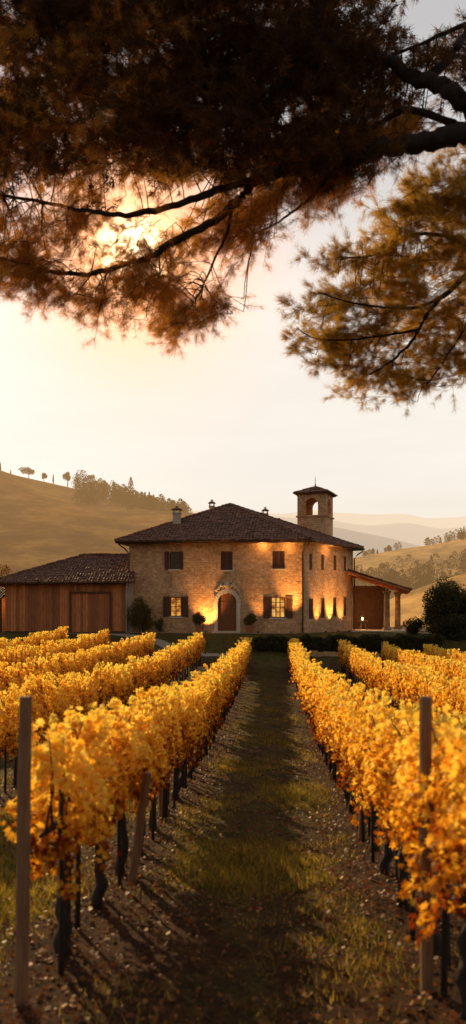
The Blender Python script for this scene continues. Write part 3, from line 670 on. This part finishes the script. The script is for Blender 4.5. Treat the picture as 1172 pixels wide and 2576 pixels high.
bush('garden_tree',17.0,56.0,.9,(2.6,1.9,2.1),14000,M_shrub,'broad dark green tree beside terrace hedge','tree',9,.14,lumps=30)
bush('small_shrub',12.7,55.5,1.0,(1.0,.7,.8),3000,M_shrub,'olive brown shrub growing beyond porch','shrub',10,.1)
bush('small_shrub',14.6,53.6,.5,(1.9,.9,1.1),7000,M_shrub,'dark spreading shrub at foot of garden tree','shrub',14,.12)
bush('small_shrub',17.6,53.8,.4,(1.9,.9,1.2),7000,M_shrub,'dark spreading shrub at foot of garden tree','shrub',15,.12)
bush('autumn_tree',-19.6,66.0,1.0,(2.2,2.0,3.6),7000,M_shrubw,'rust coloured autumn tree standing beyond the barn','tree',11,.16,lumps=16)
def hedge(name,x0,x1,y,zt,n,lab):
    r=root(name,((x0+x1)/2,y,float(g((x0+x1)/2,y))),lab,'hedge')
    X_=rng.uniform(x0,x1,n); zb=g(X_,y*np.ones(n)); f=rng.uniform(0,1,n); Zt=zt+.1*np.sin(X_*3)+.06*np.sin(X_*8.3)
    Z_=zb+(Zt-zb)*np.where(rng.uniform(size=n)<.35,1-.12*rng.uniform(size=n),f); Y_=y+rng.normal(0,.4,n).clip(-.6,.6)
    obj('foliage',leafmesh('foliage',np.stack([X_,Y_,Z_],1),rng.uniform(.08,.16,n),DIA,DIAF,M_shrub,.7,1.5),r)
    mb=MB(); x=x0+.3
    while x<x1: mb.tube([(x,y,float(g(x,y))-.1),(x+random.uniform(-.1,.1),y,zt-.3)],.03,5); x+=.6
    mb.obj('stems',M_vbark,r)
hedge('hedge',1.1,6.2,51.0,1.08,9000,'dark clipped hedge along terrace edge')
hedge('hedge',6.2,13.6,51.4,1.1,14000,'long dark clipped hedge before stone porch')
mb=MB(); x=4.2
while x<9: 
    w=random.uniform(.3,.5); zz=float(g(x,50.2)); mb.box(x,x+w-.02,50.0,50.3,zz-.2,zz+random.uniform(.18,.28)); x+=w
mb.obj('stone_wall',M_stone,label='low dry stone wall at foot of hedge',category='wall')

# ------------------------------------------------------------------ hill trees
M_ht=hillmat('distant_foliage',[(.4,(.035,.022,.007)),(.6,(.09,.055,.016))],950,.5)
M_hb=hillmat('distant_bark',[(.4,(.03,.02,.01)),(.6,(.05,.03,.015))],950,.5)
def HL(x,y): return float(hz(np.array(float(x)),np.array(float(y)),*LA))
def far_tree(name,px,Yd,hgt,wid,kind,lab):
    x=(px-586)/2000*Yd; z=HL(x,Yd); r=root(name,(x,Yd,z),lab,'tree','trees along the hill crest')
    mb=MB(); mb.tube([(x,Yd,z-1),(x+.1,Yd,z+hgt*.4),(x,Yd,z+hgt*.8)],[hgt*.03,hgt*.025,hgt*.008],6)
    if kind!='cypress':
        for k in range(6): a_=random.uniform(0,6.28); mb.tube([(x,Yd,z+hgt*.4),(x+wid*.3*math.cos(a_),Yd,z+hgt*.7)],[hgt*.015,hgt*.006],4)
    mb.obj('trunk',M_hb,r)
    n=700
    if kind=='cypress':
        t=rng.uniform(0,1,n); rr=wid*.5*np.sin(np.clip(t*.95+.05,0,1)*math.pi)**.6*(1-t*.35)*np.sqrt(rng.uniform(0,1,n)); a_=rng.uniform(0,6.28,n)
        P=np.stack([x+rr*np.cos(a_),Yd+rr*np.sin(a_),z+hgt*(.05+t*.95)],1); me=leafmesh('crown',P,rng.uniform(.25,.5,n)*min(1.6,hgt/6),DIA,DIAF,M_ht); obj('crown',me,r)
    else: clump('crown',(x,Yd,z+hgt*.66),(wid*.55,wid*.5,hgt*.38),n*2,M_ht,.5,r,seed=int(px)%97)
far_tree('umbrella_pine',72,398,6.6,9.0,'round','broad umbrella pine silhouetted on hill crest')
far_tree('hill_tree',110,398,5.0,3.6,'round','small round tree on hill crest')
far_tree('cypress_tree',134,398,5.0,1.0,'cypress','slim cypress on hill crest')
far_tree('cypress_tree',27,398,4.2,.8,'cypress','slim cypress on hill crest')
far_tree('cypress_tree',1,398,7.0,1.0,'cypress','slim cypress on hill crest')
far_tree('hill_tree',170,396,8.5,5.2,'round','tall leafy tree at end of hill wood')
far_tree('cypress_tree',329,380,13.5,4.2,'cypress','tall dark cypress rising above hill wood')
def woods(name,pts,hf,n_per,mat,kind_mix=.5,sz_=.7):
    Ps=[];Ss=[]
    for px,Yd,h in pts:
        x=(px-586)/2000*Yd; z=hf(x,Yd); con=random.random()<kind_mix; n=n_per
        t=rng.uniform(0,1,n); prof=(1-t)**.8+.05 if con else np.sin(np.clip(t*.9+.1,0,1)*math.pi)**.6
        rr=h*(.26 if con else .4)*prof*np.sqrt(rng.uniform(.1,1,n))*(1+.3*np.sin(t*20)); a_=rng.uniform(0,6.28,n)
        Ps.append(np.stack([x+rr*np.cos(a_),Yd+rr*np.sin(a_),z+h*(t*.97+.03)],1)); Ss.append(rng.uniform(.5,1,n)*sz_)
    obj(name,leafmesh(name,np.concatenate(Ps),np.concatenate(Ss),DIA,DIAF,mat,.7,1.5),kind='stuff')
pts=[]
for k in range(170):
    px=random.uniform(188,480); t=(px-188)/282; pts.append((px,random.uniform(320,400),random.uniform(5.5,10)*(1.1-.5*t)))
woods('hill_woods',pts,HL,300,M_ht,.4,.75)
def H2(x,y): return float(hz(np.array(float(x)),np.array(float(y)),170,300,420,RP2,.8,3,-2))
def H1(x,y): return float(hz(np.array(float(x)),np.array(float(y)),85,150,230,RP1,.25,2,-2))
pts=[(random.uniform(880,1200),random.uniform(212,245),random.uniform(4,7.5)) for _ in range(130)]
woods('valley_woods',pts,H2,260,M_ht,.15,.6)
pts=[(random.choice([1078,1090,1105,1128,1145,1160,1168,1190,1240])+random.uniform(-6,6),random.uniform(285,299),random.uniform(2,4.2)) for _ in range(30)]
pts+=[(random.uniform(915,1010),random.uniform(290,298),random.uniform(1.2,2.6)) for _ in range(18)]
woods('ridge_trees',pts,H2,240,M_ht,.2,.4)
pts=[(random.uniform(1000,1190),random.uniform(95,112),random.uniform(1.6,3.2)) for _ in range(30)]
woods('field_bushes',pts,H1,400,M_shrubw,.1,.25)

# ------------------------------------------------------------------ overhanging pines
def smooth_poly(pts,n=6):
    P=[Vector(p) for p in pts]; out=[]
    for i in range(len(P)-1):
        p0=P[max(i-1,0)];p1=P[i];p2=P[i+1];p3=P[min(i+2,len(P)-1)]
        for k in range(n):
            t=k/n; out.append(.5*((2*p1)+(-p0+p2)*t+(2*p0-5*p1+4*p2-p3)*t*t+(-p0+3*p1-3*p2+p3)*t**3))
    out.append(P[-1]); return out
class Pine:
    def __init__(s): s.mb=MB(); s.tw=MB(); s.sets={}; s.lim=[]
    def limb(s,pts,r0,r1):
        P=smooth_poly(pts); n=len(P)
        P=[p+Vector((random.gauss(0,1),random.gauss(0,1),random.gauss(0,1)))*r0*.12 for p in P]
        s.mb.tube(P,[r0+(r1-r0)*(i/(n-1))**.8 for i in range(n)],9,.22); s.lim+=P
    def spray(s,c,d,L,k=8,w=1.0,droop=.25,connect=True,grp='a',spread=.6):
        B_,A_,W_=s.sets.setdefault(grp,([],[],[]))
        c=Vector(c); d=Vector(d).normalized(); base=c-d*L*.55; tip=c+d*L*.45+Vector((0,0,-droop*L*.4)); mid=c+Vector((0,0,droop*L*.1))
        if connect and s.lim:
            best=min(s.lim,key=lambda q:(q-base).length+ (0 if q.x>base.x-.1 else 1.5))
            ll=(best-base).length
            if ll<1.4 and (base-best).normalized().dot(d)>-.2:
                m=best.lerp(base,.5)+Vector((0,0,.07*ll)); ps=[best,best.lerp(m,.5),m,m.lerp(base,.6),base]
                s.tw.tube([p+Vector((random.gauss(0,.008),0,random.gauss(0,.008))) for p in ps],[.009,.008,.007,.006,.005],4,0,False)
        s.tw.tube([base,mid,tip],[.005,.004,.002],3,0,False)
        for i in range(k):
            t=(i+.6)/k; p=base.lerp(mid,t*2) if t<.5 else mid.lerp(tip,t*2-1)
            rd=Vector((random.gauss(0,1),random.gauss(0,1),random.gauss(0,1)))
            sd=(d*.6+rd*spread).normalized(); l=L*random.uniform(.25,.6)*(1.15-.5*t); e=p+sd*l
            s.tw.tube([p,e],[.003,.0015],3,0,False)
            m=6; tt=np.sort(rng.uniform(.1,1,m))[:,None]; tt[-1]=1
            B_.append(np.array(p)[None]*(1-tt)+np.array(e)[None]*tt+rng.normal(0,.012,(m,3))); A_.append(np.repeat(np.array(sd)[None],m,0)); W_.append(np.full(m,w))
        B_.append(np.array([tip])); A_.append(np.array([d])); W_.append(np.full(1,w))
    def needles(s,name,grp,mat,per=16,ln=.11,wd=.0045,open_=1.35):
        bs,ax,ww=s.sets[grp]
        Bs=np.repeat(np.concatenate(bs),per,0); A_=np.repeat(np.concatenate(ax),per,0); W=np.repeat(np.concatenate(ww),per,0); n=len(Bs)
        r=rng.normal(size=(n,3)); r-=A_*(r*A_).sum(1)[:,None]; r/=np.linalg.norm(r,axis=1)[:,None]
        th=rng.uniform(.2,open_,n)[:,None]; D=A_*np.cos(th)+r*np.sin(th); L_=ln*rng.uniform(.5,1.3,n)[:,None]
        sd=np.cross(D,rng.normal(size=(n,3))); sd/=np.linalg.norm(sd,axis=1)[:,None]; w=(wd*W)[:,None]*.5
        p0=Bs+rng.normal(0,.015,(n,3)); V=np.stack([p0-sd*w,p0+sd*w,p0+D*L_+sd*w*.3],1).reshape(-1,3)
        return fast(name,V,np.arange(3*n).reshape(-1,3),mat)
P1=Pine()
tb=Vector((6.2,9.0,0))
P1.limb([tb+Vector((0,0,-.3)),tb+Vector((-.1,0,2.5)),tb+Vector((-.3,.1,5)),tb+Vector((-.6,.2,7.5)),tb+Vector((-.5,.4,9.5)),tb+Vector((-.8,.4,11.5))],.34,.16)
P1.limb([Vector((5.6,9.2,7.3)),at(1290,310,9.3),at(1172,335,9.3),at(1090,352,9.4),at(1000,365,9.5),at(900,388,9.6),at(830,412,9.7),at(730,430,9.9),at(640,452,10.0)],.15,.07)
P1.limb([at(650,448,10.0),at(600,500,9.9),at(540,555,9.8),at(430,612,9.8),at(390,640,9.8),at(320,662,9.8),at(220,690,10.0),at(110,678,10.1),at(0,650,10.2),at(-80,640,10.3)],.062,.016)
P1.limb([at(645,450,10.0),at(570,470,9.8),at(480,503,9.6),at(390,530,9.5),at(300,540,9.5),at(200,528,9.7),at(60,500,10.2),at(-80,480,10.4)],.058,.014)
P1.limb([Vector((5.7,9.3,8.5)),at(1280,320,9.6),at(1172,262,9.4),at(1110,215,9.4),at(1050,200,9.5),at(985,160,9.8),at(900,130,10.2),at(760,90,10.8),at(500,60,11),at(200,0,11)],.14,.03)
P1.limb([at(1075,205,9.5),at(1150,120,9.6),at(1190,40,9.8)],.07,.04)
P1.limb([at(1180,330,9.6),at(1030,275,9.6),at(940,320,9.7),at(830,355,9.9),at(700,390,10.4),at(560,400,10.8)],.05,.012)
P1.limb([at(850,412,9.7),at(800,480,9.8),at(740,530,9.9),at(690,565,10.0),at(640,590,10.1)],.026,.008)
P1.limb([at(585,515,9.9),at(570,590,9.9),at(540,650,10.0),at(515,710,10.1),at(480,770,10.1),at(440,800,10.1)],.024,.006)
P1.limb([at(515,715,10.1),at(540,755,10.1),at(585,785,10.1)],.007,.003)
P1.limb([at(400,632,9.8),at(400,700,10.0),at(370,770,10.1)],.012,.004)
P1.limb([at(230,690,10.0),at(190,740,10.1),at(150,770,10.1)],.012,.004)
P1.limb([at(700,90,10.8),at(400,200,11),at(150,180,11),at(0,120,11)],.05,.02)
P1.limb([at(900,380,10.1),at(600,300,10.9),at(300,320,11),at(0,330,11)],.045,.015)
P1.limb([at(1172,60,10),at(1060,110,10),at(960,150,10.2),at(880,190,10.6)],.03,.01)
zb=lambda X_: np.interp(X_,[-3.4,-2.4,-1.6,-1.1,-.5,-.05,.0,.15,.6,1.0,1.3,2.0,2.3,3.2],[6.85,6.45,6.2,6.05,6.0,6.25,6.6,7.0,7.15,7.45,7.6,7.85,8.3,8.65])
def dirn(): return Vector((-1+random.gauss(0,.35),random.gauss(0,.5),random.gauss(-.15,.4)))
cnt=0
while cnt<820:
    X_=random.uniform(-3.6,3.4); Z_=random.uniform(7.95,11.0); Yd=random.uniform(9.2,12.4)
    zl=float(zb(X_))
    Zq=H+(Z_-H)*Yd/10.0; Xq=X_*Yd/10.0
    if Z_<zl+.35: continue
    if X_>1.8 and Z_>8.8 and random.random()<.75: continue
    if X_<-1.2 and Z_<9.4 and random.random()<.35: continue
    if X_<-2.3 and Z_>9.2 and random.random()<.5: continue
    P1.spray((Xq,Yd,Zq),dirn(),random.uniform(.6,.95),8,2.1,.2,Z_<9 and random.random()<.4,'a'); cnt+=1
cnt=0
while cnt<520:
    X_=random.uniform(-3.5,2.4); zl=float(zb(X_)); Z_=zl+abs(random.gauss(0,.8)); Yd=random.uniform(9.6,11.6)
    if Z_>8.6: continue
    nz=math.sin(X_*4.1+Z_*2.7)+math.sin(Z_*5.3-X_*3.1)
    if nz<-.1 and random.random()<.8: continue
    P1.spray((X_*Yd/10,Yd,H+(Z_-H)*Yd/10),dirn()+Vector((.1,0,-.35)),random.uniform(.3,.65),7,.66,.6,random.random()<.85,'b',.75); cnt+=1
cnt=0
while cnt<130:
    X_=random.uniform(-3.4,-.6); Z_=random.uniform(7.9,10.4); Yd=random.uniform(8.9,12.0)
    P1.spray((X_*Yd/10,Yd,H+(Z_-H)*Yd/10),dirn(),random.uniform(.4,.8),8,.9,.3,False,'b',.7); cnt+=1  # paler sprays paint a sunlit tone into the left crown
r=root('pine_tree',(6.2,9.0,float(g(6.2,9))),'large umbrella pine with dark spreading limbs overhanging the vineyard','pine tree')
P1.mb.obj('trunk',M_bark,r,smooth=True); P1.tw.obj('twigs',M_bark,r)
obj('crown',P1.needles('crown','a',M_need1,13,.12,.0045),r); obj('glow_toned_needles',P1.needles('glow_toned_needles','b',M_need1b,17,.10,.004),r)
P2=Pine()
tb=Vector((7.6,13.5,0)); Q=13
P2.limb([tb+Vector((0,0,-.5)),tb+Vector((-.1,0,3)),tb+Vector((-.3,0,6)),tb+Vector((-.6,0,9)),tb+Vector((-.9,0,11))],.28,.1)
P2.limb([tb+Vector((-.4,0,8.3)),at(1300,600,Q),at(1210,660,Q),at(1150,715,Q-.5),at(1085,775,Q-.7),at(1040,850,Q-.7),at(990,905,Q-.7),at(930,940,Q-.7)],.07,.012)
P2.limb([at(1120,740,Q-.6),at(1060,770,Q-.7),at(980,775,Q-.8),at(880,760,Q-.8),at(800,735,Q-.8)],.03,.008)
P2.limb([at(1050,830,Q-.7),at(960,845,Q-.7),at(870,855,Q-.7),at(790,850,Q-.7),at(745,825,Q-.7)],.022,.006)
P2.limb([at(1250,640,Q),at(1150,600,Q-.3),at(1050,590,Q-.4),at(950,640,Q-.5),at(860,650,Q-.5)],.045,.01)
P2.limb([tb+Vector((-.7,0,9.6)),at(1290,420,Q),at(1172,450,Q),at(1090,500,Q),at(1000,560,Q)],.05,.01)
P2.limb([at(1200,670,Q),at(1180,800,Q-.4),at(1120,900,Q-.5),at(1080,960,Q-.5)],.03,.008)
poly=[(1115,380),(1060,440),(1040,500),(960,550),(920,600),(870,640),(800,680),(770,720),(800,770),(740,800),(740,845),(790,885),(830,930),(900,965),(990,985),(1080,965),(1180,950),(1320,930),(1350,350)]
pw=[((a-586)/2000*Q,H+(1550-b)/2000*Q) for a,b in poly]
cnt=0
while cnt<420:
    X_=random.uniform(1.0,5.2); Z_=random.uniform(6.0,10.4)
    if not inpoly(X_,Z_,pw): continue
    nrm=math.sin(X_*5.1+Z_*2.3)+math.sin(Z_*6.3-X_*2)
    if nrm<-.35 and random.random()<.8: continue
    Yd=Q+random.uniform(-.8,1.0)
    P2.spray((X_,Yd,Z_),(-1+random.gauss(0,.3),random.gauss(0,.4),random.gauss(.12,.35)),random.uniform(.4,.8),8,.9,.05,random.random()<.6,'a',.5); cnt+=1
r=root('pine_tree',(7.6,13.5,float(g(7.6,13.5))),'sunlit green pine with feathery boughs reaching over vines','pine tree')
P2.mb.obj('trunk',M_bark,r,smooth=True); P2.tw.obj('twigs',M_bark,r); obj('crown',P2.needles('crown','a',M_need2,17,.14,.0042,1.0),r)

# ------------------------------------------------------------------ world + sun
az=math.radians(-26); el=math.radians(22)
sd=Vector((math.sin(az)*math.cos(el),math.cos(az)*math.cos(el),math.sin(el)))
w=bpy.data.worlds.new('World'); S.world=w; w.use_nodes=True; t=w.node_tree; t.nodes.clear()
def N(typ,ins=None,**kw):
    x=t.nodes.new(typ)
    for k_,v_ in kw.items(): setattr(x,k_,v_)
    if ins:
        for k_,v_ in ins.items():
            if isinstance(v_,bpy.types.NodeSocket): t.links.new(v_,x.inputs[k_])
            else: x.inputs[k_].default_value=v_
    return x
out=N('ShaderNodeOutputWorld'); sky=N('ShaderNodeTexSky',sky_type='NISHITA',sun_disc=False); sky.sun_elevation=el; sky.sun_rotation=az; sky.dust_density=3
tcn=N('ShaderNodeTexCoord'); sp=N('ShaderNodeSeparateXYZ',{0:tcn.outputs['Generated']})
rp_=N('ShaderNodeValToRGB',{0:sp.outputs[2]}); cr=rp_.color_ramp
st=[(0,(.92,.71,.50)),(.07,(.94,.80,.65)),(.16,(.96,.89,.79)),(.36,(.98,.92,.84)),(.54,(.62,.60,.60)),(1,(.13,.13,.15))]
while len(cr.elements)<len(st): cr.elements.new(.5)
for e_,(p_,c_) in zip(cr.elements,st): e_.position=p_; e_.color=(*c_,1)
gl=Vector((-.125,1,.455)).normalized()
dt=N('ShaderNodeVectorMath',{0:tcn.outputs['Generated'],1:tuple(gl)},operation='DOT_PRODUCT')
front=N('ShaderNodeMapRange',{0:dt.outputs['Value'],1:-.4,2:.6,3:.46,4:1.0})
cmap=N('ShaderNodeMapping',{0:tcn.outputs['Generated'],'Scale':(1.2,1.2,7)}); cn=N('ShaderNodeTexNoise',{'Vector':cmap.outputs[0],'Scale':2.2,'Detail':5,'Roughness':.55})
cv=N('ShaderNodeMapRange',{0:cn.outputs[0],1:.35,2:.65,3:.965,4:1.03}); fr2=N('ShaderNodeMath',{0:front.outputs[0],1:cv.outputs[0]},operation='MULTIPLY')
m1=N('ShaderNodeVectorMath',{0:rp_.outputs[0],'Scale':fr2.outputs[0]},operation='SCALE')
mx=N('ShaderNodeMath',{0:dt.outputs['Value'],1:0.0},operation='MAXIMUM')
pA=N('ShaderNodeMath',{0:mx.outputs[0],1:170.0},operation='POWER'); pB=N('ShaderNodeMath',{0:mx.outputs[0],1:2500.0},operation='POWER')
gm=N('ShaderNodeMix',{0:pA.outputs[0]},data_type='RGBA'); t.links.new(m1.outputs[0],gm.inputs[6]); gm.inputs[7].default_value=(2.2,.84,.27,1)
gB=N('ShaderNodeVectorMath',{0:(9,6.5,3.6),'Scale':pB.outputs[0]},operation='SCALE')
s2=N('ShaderNodeVectorMath',{0:gm.outputs[2],1:gB.outputs[0]},operation='ADD')
b1=N('ShaderNodeBackground',{'Color':s2.outputs[0],'Strength':.97}); b2=N('ShaderNodeBackground',{'Color':sky.outputs[0],'Strength':.004})
ad=N('ShaderNodeAddShader',{0:b1.outputs[0],1:b2.outputs[0]}); t.links.new(ad.outputs[0],out.inputs[0])
sl=bpy.data.lights.new('sun','SUN'); sl.energy=5; sl.angle=math.radians(.6); sl.color=(1,.68,.32); so_=bpy.data.objects.new('sun',sl); link(so_)
so_.rotation_euler=(-sd).to_track_quat('-Z','Y').to_euler()
# ------------------------------------------------------------------ camera
cam=bpy.data.cameras.new('camera'); co=bpy.data.objects.new('camera',cam); link(co); co.location=(0,0,H); co.rotation_euler=(math.radians(90),0,0)
cam.sensor_fit='HORIZONTAL'; cam.sensor_width=36; cam.lens=36*2000/1172; cam.shift_y=262/1172; cam.clip_end=6000
cam.dof.use_dof=True; cam.dof.focus_distance=50; cam.dof.aperture_fstop=3.2
S.camera=co
S.view_settings.view_transform='Standard'; S.view_settings.look='None'; S.view_settings.exposure=0
